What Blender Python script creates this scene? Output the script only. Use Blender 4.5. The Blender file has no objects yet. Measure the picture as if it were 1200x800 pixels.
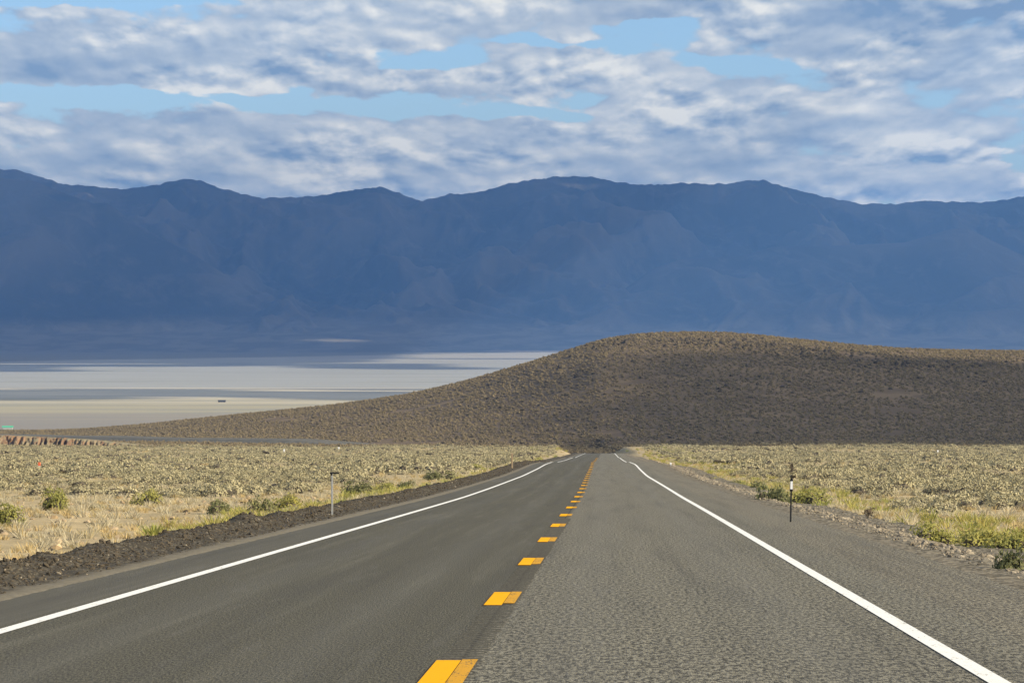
import bpy, math, random
import numpy as np
from mathutils import Vector
random.seed(7); rng = np.random.default_rng(7)
R = math.radians
sc = bpy.context.scene
C = sc.collection

# ------------------------------------------------------------------ camera
F = 4190.0; H0 = 388.0; ZC = 1.42          # focal length in photo pixels, horizon row, eye height
cam_d = bpy.data.cameras.new('camera'); cam = bpy.data.objects.new('camera', cam_d); C.objects.link(cam)
cam_d.sensor_width = 36; cam_d.lens = F/1200*36; cam_d.clip_start = 0.5; cam_d.clip_end = 90000
cam.location = (0, 0, ZC); cam.rotation_euler = (R(90) - 12/F, 0, 0)
sc.camera = cam
sc.render.engine = 'CYCLES'
sc.cycles.max_bounces = 5; sc.cycles.diffuse_bounces = 2; sc.cycles.glossy_bounces = 1
sc.cycles.transmission_bounces = 2; sc.cycles.volume_bounces = 1; sc.cycles.transparent_max_bounces = 4
sc.cycles.use_denoising = True
sc.view_settings.view_transform = 'Standard'; sc.view_settings.look = 'None'
sc.view_settings.gamma = 1; sc.view_settings.exposure = 0.78

# ------------------------------------------------------------------ sun
SUN_AZ, SUN_EL = 112.0, 27.0
SD = Vector((math.sin(R(SUN_AZ))*math.cos(R(SUN_EL)), math.cos(R(SUN_AZ))*math.cos(R(SUN_EL)), math.sin(R(SUN_EL))))
sl = bpy.data.lights.new('sun', 'SUN'); sl.energy = 4.6; sl.angle = R(0.53); sl.color = (1.0, 0.88, 0.66)
so = bpy.data.objects.new('sun', sl); C.objects.link(so)
so.rotation_euler = SD.to_track_quat('Z', 'Y').to_euler(); so.location = (60, -60, 80)

# ------------------------------------------------------------------ node helpers
class NT:
    def __init__(s, tree): s.t = tree; s.n = tree.nodes; s.l = tree.links
    def node(s, typ, **kw):
        n = s.n.new(typ)
        for k, v in kw.items(): setattr(n, k, v)
        return n
    def put(s, sock, v):
        if isinstance(v, bpy.types.NodeSocket): s.l.new(v, sock)
        elif v is not None: sock.default_value = v
    def math(s, op, a, b=None, c=None, clamp=False):
        n = s.node('ShaderNodeMath', operation=op, use_clamp=clamp)
        for i, v in enumerate((a, b, c)):
            if v is not None: s.put(n.inputs[i], v)
        return n.outputs[0]
    def vmath(s, op, a, b=None, c=None, out=0):
        n = s.node('ShaderNodeVectorMath', operation=op)
        for i, v in enumerate((a, b, c)):
            if v is not None: s.put(n.inputs[i], v)
        return n.outputs[out]
    def noise(s, vec, scale, detail=4, rough=0.5, dist=0.0, lac=2.0, dims='3D'):
        n = s.node('ShaderNodeTexNoise', noise_dimensions=dims); s.put(n.inputs['Vector'], vec)
        n.inputs['Scale'].default_value = scale; n.inputs['Detail'].default_value = detail
        n.inputs['Roughness'].default_value = rough; n.inputs['Distortion'].default_value = dist
        n.inputs['Lacunarity'].default_value = lac
        return n.outputs[0]
    def ramp(s, v, a, b, lo=0.0, hi=1.0, smooth=True):
        n = s.node('ShaderNodeMapRange', interpolation_type='SMOOTHSTEP' if smooth else 'LINEAR')
        s.put(n.inputs[0], v); n.inputs[1].default_value = a; n.inputs[2].default_value = b
        n.inputs[3].default_value = lo; n.inputs[4].default_value = hi
        return n.outputs[0]
    def mix(s, f, a, b):
        n = s.node('ShaderNodeMix', data_type='RGBA'); s.put(n.inputs[0], f)
        s.put(n.inputs[6], a if isinstance(a, bpy.types.NodeSocket) else (*a, 1))
        s.put(n.inputs[7], b if isinstance(b, bpy.types.NodeSocket) else (*b, 1))
        return n.outputs[2]
    def scalevec(s, v, k):
        n = s.node('ShaderNodeVectorMath', operation='MULTIPLY'); s.put(n.inputs[0], v); n.inputs[1].default_value = k
        return n.outputs[0]

# ------------------------------------------------------------------ world: daylight sky with drifting cumulus
world = bpy.data.worlds.new("World"); sc.world = world; world.use_nodes = True
world.cycles.sampling_method = 'MANUAL'; world.cycles.sample_map_resolution = 512
W = NT(world.node_tree); W.n.clear()
cg = bpy.data.node_groups.new('cloud_density', 'ShaderNodeTree')
cg.interface.new_socket('Direction', in_out='INPUT', socket_type='NodeSocketVector')
cg.interface.new_socket('Density', in_out='OUTPUT', socket_type='NodeSocketFloat')
G = NT(cg); gi = G.node('NodeGroupInput'); go = G.node('NodeGroupOutput')
sx = G.node('ShaderNodeSeparateXYZ'); G.l.new(gi.outputs[0], sx.inputs[0])
az = G.math('ARCTAN2', sx.outputs[0], sx.outputs[1]); el = G.math('ARCSINE', sx.outputs[2])
U = G.math('MULTIPLY_ADD', az, F, 600.0); V = G.math('MULTIPLY_ADD', el, -F, H0)
cuv = G.node('ShaderNodeCombineXYZ'); G.l.new(U, cuv.inputs[0]); G.l.new(V, cuv.inputs[1])
den = G.math('ADD', G.math('MAXIMUM', sx.outputs[2], 0.0), 0.12)
px = G.math('DIVIDE', sx.outputs[0], den); py = G.math('DIVIDE', sx.outputs[1], den)
cp = G.node('ShaderNodeCombineXYZ'); G.put(cp.inputs[0], G.math('MULTIPLY', px, 3.0)); G.put(cp.inputs[1], G.math('MULTIPLY', py, 1.15))
cp.inputs[2].default_value = 3.7
n1 = G.noise(cp.outputs[0], 0.9, 2, 0.5, 0.2, dims='2D')
n2 = G.noise(cp.outputs[0], 2.6, 6, 0.56, 0.1, dims='2D')
warp = G.node('ShaderNodeTexNoise', noise_dimensions='2D'); G.put(warp.inputs['Vector'], cp.outputs[0]); warp.inputs['Scale'].default_value = 5.0; warp.inputs['Detail'].default_value = 2
wv = G.vmath('MULTIPLY_ADD', warp.outputs['Color'], (.22, .22, .22), cp.outputs[0])
def puff(scale, w):
    v = G.node('ShaderNodeTexVoronoi'); v.voronoi_dimensions = '2D'; v.feature = 'SMOOTH_F1'; v.inputs['Smoothness'].default_value = .35; G.put(v.inputs['Vector'], wv); v.inputs['Scale'].default_value = scale
    return G.math('MULTIPLY_ADD', v.outputs['Distance'], -w, w*.55)
d = G.math('ADD', G.math('MULTIPLY', n1, 0.35), G.math('MULTIPLY', n2, 0.70))
d = G.math('ADD', d, G.math('ADD', puff(1.9, .26), G.math('ADD', puff(4.6, .20), puff(10.5, .055))))
d = G.math('ADD', d, -0.52)
G.l.new(d, go.inputs[0])
def dens(vec):
    n = W.node('ShaderNodeGroup'); n.node_tree = cg; W.put(n.inputs[0], vec); return n.outputs[0]
tc = W.node('ShaderNodeTexCoord'); dirv = tc.outputs['Generated']
# broad cloud banks and blue gaps of this sky (centre, half axes in 1/4190 rad, cover, brightness)
sw = W.node('ShaderNodeSeparateXYZ'); W.l.new(dirv, sw.inputs[0])
Uw = W.math('MULTIPLY_ADD', W.math('ARCTAN2', sw.outputs[0], sw.outputs[1]), F, 600.0); Vw = W.math('MULTIPLY_ADD', W.math('ARCSINE', sw.outputs[2]), -F, H0)
cu0 = W.node('ShaderNodeCombineXYZ'); W.l.new(Uw, cu0.inputs[0]); W.l.new(Vw, cu0.inputs[1])
wn = W.node('ShaderNodeTexNoise', noise_dimensions='2D'); W.put(wn.inputs['Vector'], W.vmath('MULTIPLY', cu0.outputs[0], (.010, .026, 0))); wn.inputs['Detail'].default_value = 4; wn.inputs['Scale'].default_value = 1.0; wn.inputs['Roughness'].default_value = .6
cuv = W.node('ShaderNodeVectorMath', operation='MULTIPLY_ADD'); W.l.new(wn.outputs['Color'], cuv.inputs[0]); cuv.inputs[1].default_value = (110, 34, 0); W.l.new(W.vmath('SUBTRACT', cu0.outputs[0], (55, 17, 0)), cuv.inputs[2])
patch = W.noise(W.vmath('MULTIPLY', cu0.outputs[0], (.006, .018, 0)), 1.0, 3, .5, dims='2D')
BL = [(150,117,270,13,-.42,0),(480,128,130,11,-.25,0),(500,70,80,18,-.38,0),(235,62,45,9,-.16,0),(735,29,95,8,-.34,0),(650,50,80,6,-.26,0),
      (880,80,115,13,-.42,0),(625,131,70,10,-.26,0),(1190,197,40,12,-.3,0),(120,6,150,7,-.22,0),(30,173,70,8,-.2,0),
      (150,62,340,32,.30,-.06),(400,97,260,20,.26,0),(60,85,140,14,.16,-.2),(930,12,330,24,.42,-.36),(1090,60,190,36,.40,-.24),(700,84,160,24,.30,.12),(728,128,44,11,.50,.30),
      (900,130,120,20,.22,.0),(985,120,70,16,.35,.30),(1060,155,95,24,.40,.32),(910,165,90,20,.20,-.22),(320,158,380,22,.30,.08),(520,170,120,24,.20,0),(700,180,260,34,.26,.0),
      (1100,205,220,26,.24,.10),(250,205,480,34,.46,.04),(800,225,700,34,.36,.14),(520,18,260,20,.28,.14),(690,8,90,13,.3,.2),(60,20,70,10,.2,.14),(480,160,60,12,.1,.25)]
cover = None; tone_ = None
for (bx, by, rx, ry, amp, br) in BL:
    v = W.vmath('MULTIPLY_ADD', cuv.outputs[0], (1/rx, 1/ry, 0), (-bx/rx, -by/ry, 0)); L = W.vmath('LENGTH', v, out=1)
    g_ = W.ramp(L, 0.1, 1.5, amp, 0.0); cover = g_ if cover is None else W.math('ADD', cover, g_)
    if br: 
        g_ = W.math('MULTIPLY', g_, br/amp); tone_ = g_ if tone_ is None else W.math('ADD', tone_, g_)
sky = W.node('ShaderNodeTexSky', sky_type='NISHITA', sun_disc=False)
sky.sun_elevation = R(SUN_EL); sky.sun_rotation = R(SUN_AZ); sky.altitude = 1250; sky.air_density = 1.25; sky.dust_density = 0.35; sky.ozone_density = 1.6
D0 = dens(dirv); D1 = dens(W.vmath('ADD', dirv, (0.0016, 0, 0.0024)))
Dc = W.math('ADD', D0, cover)
alpha = W.ramp(Dc, 0.0, 0.15)
lit = W.math('MULTIPLY_ADD', W.math('SUBTRACT', D0, D1), W.ramp(patch, .35, .66, .8, 2.7), 0.5)
lit = W.math('ADD', lit, W.math('MULTIPLY', W.math('SUBTRACT', patch, .5), .55))
lit = W.math('ADD', lit, W.math('MULTIPLY', tone_, 0.75)); lit = W.math('ADD', lit, W.math('MULTIPLY', D0, 0.25))
cr = W.node('ShaderNodeValToRGB'); W.put(cr.inputs[0], lit)
cr.color_ramp.elements[0].position = .12; cr.color_ramp.elements[0].color = (.15, .215, .305, 1)
cr.color_ramp.elements[1].position = .95; cr.color_ramp.elements[1].color = (.72, .68, .58, 1)
e_ = cr.color_ramp.elements.new(.5); e_.color = (.37, .40, .42, 1)
cloud = W.vmath('MULTIPLY', cr.outputs[0], (10, 10, 10))
tint = W.vmath('MULTIPLY', sky.outputs[0], (0.60, 0.74, 0.98))
skyc = W.mix(W.math('MULTIPLY', alpha, 0.93), tint, cloud)
bg = W.node('ShaderNodeBackground'); W.put(bg.inputs[0], skyc); bg.inputs[1].default_value = 0.09
wo = W.node('ShaderNodeOutputWorld'); W.l.new(bg.outputs[0], wo.inputs[0])

# ------------------------------------------------------------------ numeric noise
_G = rng.normal(size=(512, 2)); _G /= np.linalg.norm(_G, axis=1)[:, None]
_P = rng.permutation(512); _P = np.concatenate([_P, _P, _P])
def perlin(x, y, seed=0):
    x = np.asarray(x, float)+seed*17.13; y = np.asarray(y, float)+seed*31.7
    xi = np.floor(x).astype(np.int64); yi = np.floor(y).astype(np.int64); xf = x-xi; yf = y-yi
    u = xf*xf*xf*(xf*(xf*6-15)+10); v = yf*yf*yf*(yf*(yf*6-15)+10)
    def g(a, b, dx, dy):
        k = _G[_P[(_P[a & 511]+b) & 511]]; return k[..., 0]*dx+k[..., 1]*dy
    a = g(xi, yi, xf, yf); b = g(xi+1, yi, xf-1, yf); c = g(xi, yi+1, xf, yf-1); e = g(xi+1, yi+1, xf-1, yf-1)
    return (a+(b-a)*u)+((c+(e-c)*u)-(a+(b-a)*u))*v
def fbm(x, y, o=4, seed=0, gain=.5):
    s = 0; a = 1; f = 1
    for i in range(o): s = s+a*perlin(x*f, y*f, seed+i*3); a *= gain; f *= 2.03
    return s
def ridged(x, y, o=5, seed=0, gain=.5):
    s = 0; a = 1; f = 1; w = 1
    for i in range(o):
        n = 1-np.abs(perlin(x*f, y*f, seed+i*5))*2; n = np.clip(n, 0, 1)**1.5*w; s = s+a*n; w = np.clip(n*1.6, 0, 1); a *= gain; f *= 2.1
    return s
def sstep(a, b, x):
    t = np.clip((x-a)/(b-a), 0, 1); return t*t*(3-2*t)
def tab(x, T): 
    T = np.array(T, float); return np.interp(x, T[:, 0], T[:, 1])
def smooth_tab(T, lo, hi, step, sig):
    xs = np.arange(lo, hi, step); v = tab(xs, T); k = int(3*sig/step); w = np.exp(-.5*(np.arange(-k, k+1)*step/sig)**2); w /= w.sum()
    vp = np.concatenate([v[0]-(v[1]-v[0])*np.arange(k, 0, -1), v, v[-1]+(v[-1]-v[-2])*np.arange(1, k+1)])
    return xs, np.convolve(vp, w, 'valid')

# ------------------------------------------------------------------ shape of the land
GR = 145/F                                     # the grade the road runs down
def zi(y, Y): return ZC-(y-H0)/F*Y
_rp = [(-100, GR*100), (0, 0), (120, -GR*120)] + [(Y, zi(y, Y)) for Y, y in
      ((148, 571.8), (211, 557.5), (255, 549.5), (291, 544), (344, 541.0), (362, 541.9), (385, 541.2), (450, 539.3), (566, 535.9), (596, 536.6), (626, 535.4), (750, 532.9), (900, 531.0), (970, 530.8))] \
      + [(1040, -34.4), (1120, -37.6), (1200, -39.5), (1400, -43.0), (1600, -46)]
RX, RZ = smooth_tab(_rp, -100, 1700, 2.0, 6.0)
def road_z(Y): return np.interp(Y, RX, RZ)
CX, CV = smooth_tab([(-100, 2.768*-1), (0, 0), (100, 2.768), (148, 4.1-.08), (211, 5.84-.3), (291, 8.05-.42), (344, 9.52-.7), (566, 15.67-1.1), (900, 24.9-1.5), (1000, 27.2-2.5), (1100, 24), (1700, -20)], -100, 1700, 2.0, 12.0)
def road_x(Y): return np.interp(Y, CX, CV)     # lateral zero of the road coordinates

_lp = [(Y, zi(y, Y)) for Y, y in ((250, 570), (400, 551), (600, 540), (800, 532.5), (1000, 526), (1060, 523))]
LX, LZ = smooth_tab([(-200, 6.2), (0, -.8), (60, -GR*60-.75), (100, -GR*100-.6), (150, -GR*150-.65)]+_lp+
      [(1150, -37.0), (1250, zi(520.5, 1250)), (1320, zi(518, 1320)), (1450, zi(514, 1450)), (1900, zi(504.5, 1900)), (2100, -58), (2600, -87), (6000, -92)], -200, 6000, 4.0, 16.0)
PX, PZ = smooth_tab([(-200, 6.6), (0, -.3), (60, -GR*60-.30), (100, -GR*100-.5), (150, -GR*150-.6), (250, zi(568, 250)), (400, zi(549.5, 400)), (600, zi(538.5, 600)), (800, zi(532, 800)), (1000, zi(525, 1000)), (1060, zi(522.5, 1060)),
      (1200, zi(517, 1200)), (1300, zi(512, 1300)), (1900, zi(506, 1900)), (2100, -60), (2600, -87), (6000, -92)], -200, 6000, 4.0, 16.0)
SIL = [(-900, 500), (-500, 508), (0, 505), (60, 504.5), (100, 503), (160, 498.5), (230, 491), (300, 484), (360, 478), (420, 471), (480, 462), (540, 448), (600, 431), (650, 415.5), (680, 406), (715, 396), (745, 392), (790, 389.5), (840, 389.5), (880, 392),
       (920, 396.5), (960, 400.5), (1000, 404.5), (1060, 409), (1120, 410.5), (1200, 411.5), (1350, 414), (1600, 425), (2200, 460), (5000, 505)]
SU, SV = smooth_tab(SIL, -900, 5000, 4.0, 9.0)
def crest_Y(u): return tab(u, [(-500, 1900), (100, 1850), (400, 1700), (700, 1560), (900, 1540), (1200, 1600), (3000, 1700)])
def foot_Y(u): return tab(u, [(-500, 1500), (100, 1500), (300, 1350), (450, 1230), (700, 1120), (1200, 1130), (3000, 1150)])
def land(X, Y):
    X = np.asarray(X, float); Y = np.asarray(Y, float)
    lat = X-road_x(Y)
    far = np.maximum(Y, 1.0)
    u = 600+F*X/np.maximum(Y, 400.0)
    wl = sstep(60, -60, lat)
    # left bank and right verge
    zl = np.interp(Y, LX, LZ); zr = np.interp(Y, PX, PZ)
    amp = sstep(20, 120, np.abs(lat)+Y*.3)
    rough = fbm(X/9, Y/14, 3, 3)*.14 + fbm(X/45, Y/70, 3, 11)*.45*sstep(8, 40, np.abs(lat))
    rough = rough+fbm(X/2.2, Y/2.6, 2, 5)*.07
    zplain = zl*wl+zr*(1-wl)
    rz = road_z(np.clip(Y, -100, 1690))
    bank_l = 1-sstep(7.4, 12, -lat); bank_r = 1-sstep(4.6, 9.5, lat)
    kroad = np.where(lat < 0, bank_l, bank_r)*sstep(1180, 1000, Y)
    zside = rz-.05-.22*sstep(4.3, 6.5, lat)+.10*sstep(-6.3, -7.1, lat)-.35*sstep(-7.4, -9.5, lat)
    # left foreground bank: the bare tan slope stands a little above the ditch
    zplain = zplain + .35*np.exp(-((lat+19)/6)**2)*sstep(140, 60, Y)
    z = zplain+rough*np.clip(1-kroad, 0, 1)
    z = z*(1-kroad)+zside*kroad
    # low hill
    ff = foot_Y(u); cc = crest_Y(u); ys = np.interp(u, SU, SV)
    s = np.clip((Y-ff)/(cc-ff), 0, 1); base = np.interp(ff, PX, PZ)*(1-wl)+np.interp(ff, LX, LZ)*wl
    yf = H0+(ZC-base)*F/ff
    S = .55*s*s*(3-2*s)+.45*np.sin(s*math.pi/2)
    yy = yf+(ys-yf)*S; zh = ZC-(yy-H0)/F*Y
    zcst = ZC-(ys-H0)/F*cc
    b = np.maximum(Y-cc, 0); zh = np.where(Y > cc, zcst+(GR*0)-b*0.03-(b**2)*.00022, zh)
    zh = zh+ (fbm(X/40, Y/60, 4, 21)*1.3+fbm(X/11, Y/14, 3, 33)*.4)*s*sstep(1.02, .75, s)
    hillmask = sstep(60, 160, u)*0+1
    k = sstep(0, .06, s)*hillmask
    z = np.where(Y > ff, np.where(Y > cc, np.maximum(zh, -88), z*(1-k)+zh*k), z)
    return z
def to_px(X, Y, z): return 600+F*X/Y, H0+(ZC-z)*F/Y
PLAYA = -85.0

# mountain range
MS = [(-3000, 215), (-900, 240), (-400, 205), (-150, 196), (0, 197.5), (20, 199), (40, 204), (70, 215), (100, 217), (130, 220), (150, 221), (190, 215), (207, 210.5), (220, 208.5), (235, 211), (255, 219), (280, 226), (310, 231.5), (350, 230.5), (390, 226), (420, 221), (447, 218.5), (462, 224), (495, 234.5), (525, 227.5),
      (555, 225), (570, 222.5), (600, 213.5), (630, 209), (650, 206.5), (690, 206), (710, 210), (750, 216.5), (800, 214), (850, 215), (880, 211), (895, 211), (930, 221), (980, 233), (1010, 238.5), (1050, 238.5), (1080, 234.5), (1110, 235.5), (1150, 237), (1180, 233), (1200, 229), (1300, 205), (1500, 225), (2000, 200), (4000, 230)]
M2 = [(-3000, 330), (-400, 260), (0, 208), (40, 212), (75, 226), (110, 238), (125, 237), (160, 262), (230, 300), (300, 345), (380, 392), (480, 412), (640, 408), (700, 362), (765, 314), (800, 303), (870, 299), (905, 289), (1000, 287), (1060, 284), (1115, 268), (1135, 268), (1200, 300), (1400, 280), (3000, 300)]
YM, YN, YB = 21500.0, 18200.0, 15600.0
def mountain(X, Y):
    u = 600+F*X/Y; jag = fbm(u/16, u*0+3, 4, 73, .6)*2.4
    wx = X+fbm(X/2600, Y/2600, 3, 51)*900
    sp = ridged(wx/1250, Y/3900, 5, 61)           # spurs running towards the lake bed
    fine = fbm(X/420, Y/520, 5, 71, .55)
    zc1 = ZC-(tab(u, MS)+jag-H0)/F*YM; zc2 = ZC-(tab(u, M2)-H0)/F*YN
    t = np.clip((Y-YB)/(YM-YB), 0, 1)
    prof = .18*t+.82*(t**1.75)
    z1 = PLAYA+(zc1-PLAYA)*prof
    z1 = z1+(sp-.9)*330*np.sin(np.clip(t, 0, 1)*math.pi)**1.0*(.12+.88*t)
    z1 = z1+fine*60*t*(1-t)*4*.9+(ridged((X+.35*Y+fbm(X/900, Y/900, 3, 78)*260)/470, Y/1500, 4, 79)-.8)*60*sstep(.03, .3, t)*sstep(1, .93, t)+fbm(X/160, Y/160, 3, 81)*9*sstep(.05, .3, t)
    b = np.maximum(Y-YM, 0); z1 = np.where(Y > YM, zc1-b*.22, z1)
    t2 = 1-np.abs(Y-YN)/2300; t2 = np.clip(t2, 0, 1)
    z2 = PLAYA+(zc2-PLAYA)*(t2**1.15)+(sp-.9)*120*t2*(1-t2)*4+fine*45*t2*(1-t2)*3
    z = np.maximum(z1, z2); dd = np.abs(z1-z2)
    fan = PLAYA+175*np.clip((Y-14800)/2900, 0, 1)**1.25*(1+.35*fbm(X/1100, Y/2500, 3, 91))
    # the crest line must not be overtopped by its own spurs
    cap = ZC-(tab(u, MS)+jag+.6-H0)/F*Y
    z = np.where(Y < YM, np.minimum(z, cap), z)
    return np.maximum(z, np.minimum(fan, cap))
def spur_shade(X, Y): return ridged((X+fbm(X/2600, Y/2600, 3, 51)*900)/1250, Y/3900, 5, 61)+.5*fbm(X/500, Y/1500, 4, 77)  # pattern for the painted relief shading: high on spurs, low in gullies

# ------------------------------------------------------------------ mesh helpers
def link(name, mesh, mat=None, parent=None, kind=None, label=None, cat=None, group=None):
    o = bpy.data.objects.new(name, mesh); C.objects.link(o)
    if mat and not mesh.materials: mesh.materials.append(mat)
    if parent: o.parent = parent
    if kind: o['kind'] = kind
    tagit(o, label, cat, group)
    return o
def tagit(o, label=None, cat=None, group=None):
    if label: o['label'] = label
    if cat: o['category'] = cat
    if group: o['group'] = group
def empty(name, loc, label, cat, group=None, rz=0):
    o = bpy.data.objects.new(name, None); C.objects.link(o); o.location = loc; o.rotation_euler = (0, 0, rz); o.empty_display_size = .2
    tagit(o, label, cat, group); return o
def grid_mesh(name, P, keep=None, smooth=True, uv=None):
    n, m, _ = P.shape
    idx = np.arange(n*m).reshape(n, m)
    q = np.stack([idx[:-1, :-1], idx[:-1, 1:], idx[1:, 1:], idx[1:, :-1]], -1)
    if keep is not None: q = q[keep]
    return raw_mesh(name, P.reshape(-1, 3), q.reshape(-1, 4), smooth, None if uv is None else uv.reshape(-1, 2))
def raw_mesh(name, V, Fc, smooth=False, uv=None):
    me = bpy.data.meshes.new(name); V = np.ascontiguousarray(V, np.float32); Fc = np.ascontiguousarray(Fc, np.int32)
    used = np.zeros(len(V), bool); used[Fc.ravel()] = True
    if not used.all():
        mp = np.cumsum(used)-1; V = V[used]; Fc = mp[Fc].astype(np.int32)
        if uv is not None: uv = uv[used]
    k = Fc.shape[1]; me.vertices.add(len(V)); me.vertices.foreach_set('co', V.ravel())
    me.loops.add(Fc.size); me.loops.foreach_set('vertex_index', Fc.ravel())
    me.polygons.add(len(Fc)); me.polygons.foreach_set('loop_start', np.arange(0, Fc.size, k, dtype=np.int32))
    me.polygons.foreach_set('use_smooth', np.full(len(Fc), smooth))
    if uv is not None:
        l = me.uv_layers.new(name='UVMap'); l.data.foreach_set('uv', uv[Fc.ravel()].astype(np.float32).ravel())
    me.update(calc_edges=True); me.validate(); return me
def boxes(name, L, mat, parent=None, **kw):
    """L: list of (cx,cy,cz, sx,sy,sz) boxes joined into one mesh, edges chamfered a little"""
    import bmesh
    bm = bmesh.new()
    for (cx, cy, cz, sx_, sy_, sz_) in L:
        r = bmesh.ops.create_cube(bm, size=1)
        for v in r['verts']: v.co = Vector((v.co.x*sx_+cx, v.co.y*sy_+cy, v.co.z*sz_+cz))
    bmesh.ops.bevel(bm, geom=list(bm.edges), offset=min(min(b[3:]) for b in L)*.18, segments=1, affect='EDGES')
    me = bpy.data.meshes.new(name); bm.to_mesh(me); bm.free()
    return link(name, me, mat, parent, **kw)

def material(name, rough=.95, spec=.15):
    m = bpy.data.materials.new(name); m.use_nodes = True; T = NT(m.node_tree); b = T.n['Principled BSDF']
    b.inputs['Roughness'].default_value = rough; b.inputs['Specular IOR Level'].default_value = spec
    return m, T, b
def bump(T, b, h, strength, dist):
    n = T.node('ShaderNodeBump'); n.inputs['Strength'].default_value = strength; n.inputs['Distance'].default_value = dist
    T.put(n.inputs['Height'], h); T.l.new(n.outputs[0], b.inputs['Normal'])
def pos(T): return T.node('ShaderNodeNewGeometry').outputs['Position']

# ------------------------------------------------------------------ materials
def soil_mat(name, c1, c2, c3, sc1=.25):
    m, T, b = material(name); P = pos(T)
    a = T.noise(P, sc1, 6, .6, .4); e = T.noise(P, 2.3, 6, .7); g = T.noise(P, .05, 3, .5)
    c = T.mix(T.ramp(a, .38, .62), c1, c2); c = T.mix(T.math('MULTIPLY', T.ramp(e, .5, .72), .7), c, c3)
    c = T.mix(T.ramp(g, .45, .65, 0, .5), c, c2)
    T.put(b.inputs['Base Color'], c); bump(T, b, e, .6, .12); return m
M_soil = soil_mat('dry_soil', (.50, .39, .22), (.36, .285, .16), (.20, .15, .09))
M_hill = soil_mat('hill_soil', (.20, .145, .085), (.125, .092, .058), (.06, .045, .032), .07)
def mountain_mat():
    m, T, b = material('mountain_rock'); P = pos(T)
    a = T.noise(P, .0009, 6, .6, .6); e = T.noise(T.scalevec(P, (1, .45, 1)), .006, 6, .65, .5)
    at = T.node('ShaderNodeAttribute', attribute_name='bare')  # relief shading painted into the rock colour: spurs paler, gullies darker
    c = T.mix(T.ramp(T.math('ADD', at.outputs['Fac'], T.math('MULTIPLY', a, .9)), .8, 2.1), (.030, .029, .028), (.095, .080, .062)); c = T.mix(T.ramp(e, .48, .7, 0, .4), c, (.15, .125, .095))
    sp_ = T.node('ShaderNodeSeparateXYZ'); T.l.new(P, sp_.inputs[0])
    c = T.mix(T.ramp(T.math('ADD', sp_.outputs[2], T.math('MULTIPLY', a, 130)), 60, 150), T.mix(T.ramp(e, .4, .6), (.13, .115, .09), (.20, .175, .135)), c)
    T.put(b.inputs['Base Color'], c); bump(T, b, e, .5, 25); return m
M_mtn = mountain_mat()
def playa_mat():
    m, T, b = material('alkali_flat'); P = pos(T)
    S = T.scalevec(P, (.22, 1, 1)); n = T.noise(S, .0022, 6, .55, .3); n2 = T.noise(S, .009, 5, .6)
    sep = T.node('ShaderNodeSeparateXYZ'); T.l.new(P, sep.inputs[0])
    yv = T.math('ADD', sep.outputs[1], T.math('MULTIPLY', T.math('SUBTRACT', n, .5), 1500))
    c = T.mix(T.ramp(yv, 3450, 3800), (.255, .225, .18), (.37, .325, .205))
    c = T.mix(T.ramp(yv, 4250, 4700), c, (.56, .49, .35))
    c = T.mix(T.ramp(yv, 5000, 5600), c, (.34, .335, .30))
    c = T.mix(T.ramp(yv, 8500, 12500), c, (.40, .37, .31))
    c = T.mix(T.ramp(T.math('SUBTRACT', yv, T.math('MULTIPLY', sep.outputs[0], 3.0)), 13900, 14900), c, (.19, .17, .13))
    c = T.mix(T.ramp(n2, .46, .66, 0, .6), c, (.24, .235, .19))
    T.put(b.inputs['Base Color'], c); return m
M_playa = playa_mat()

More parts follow.
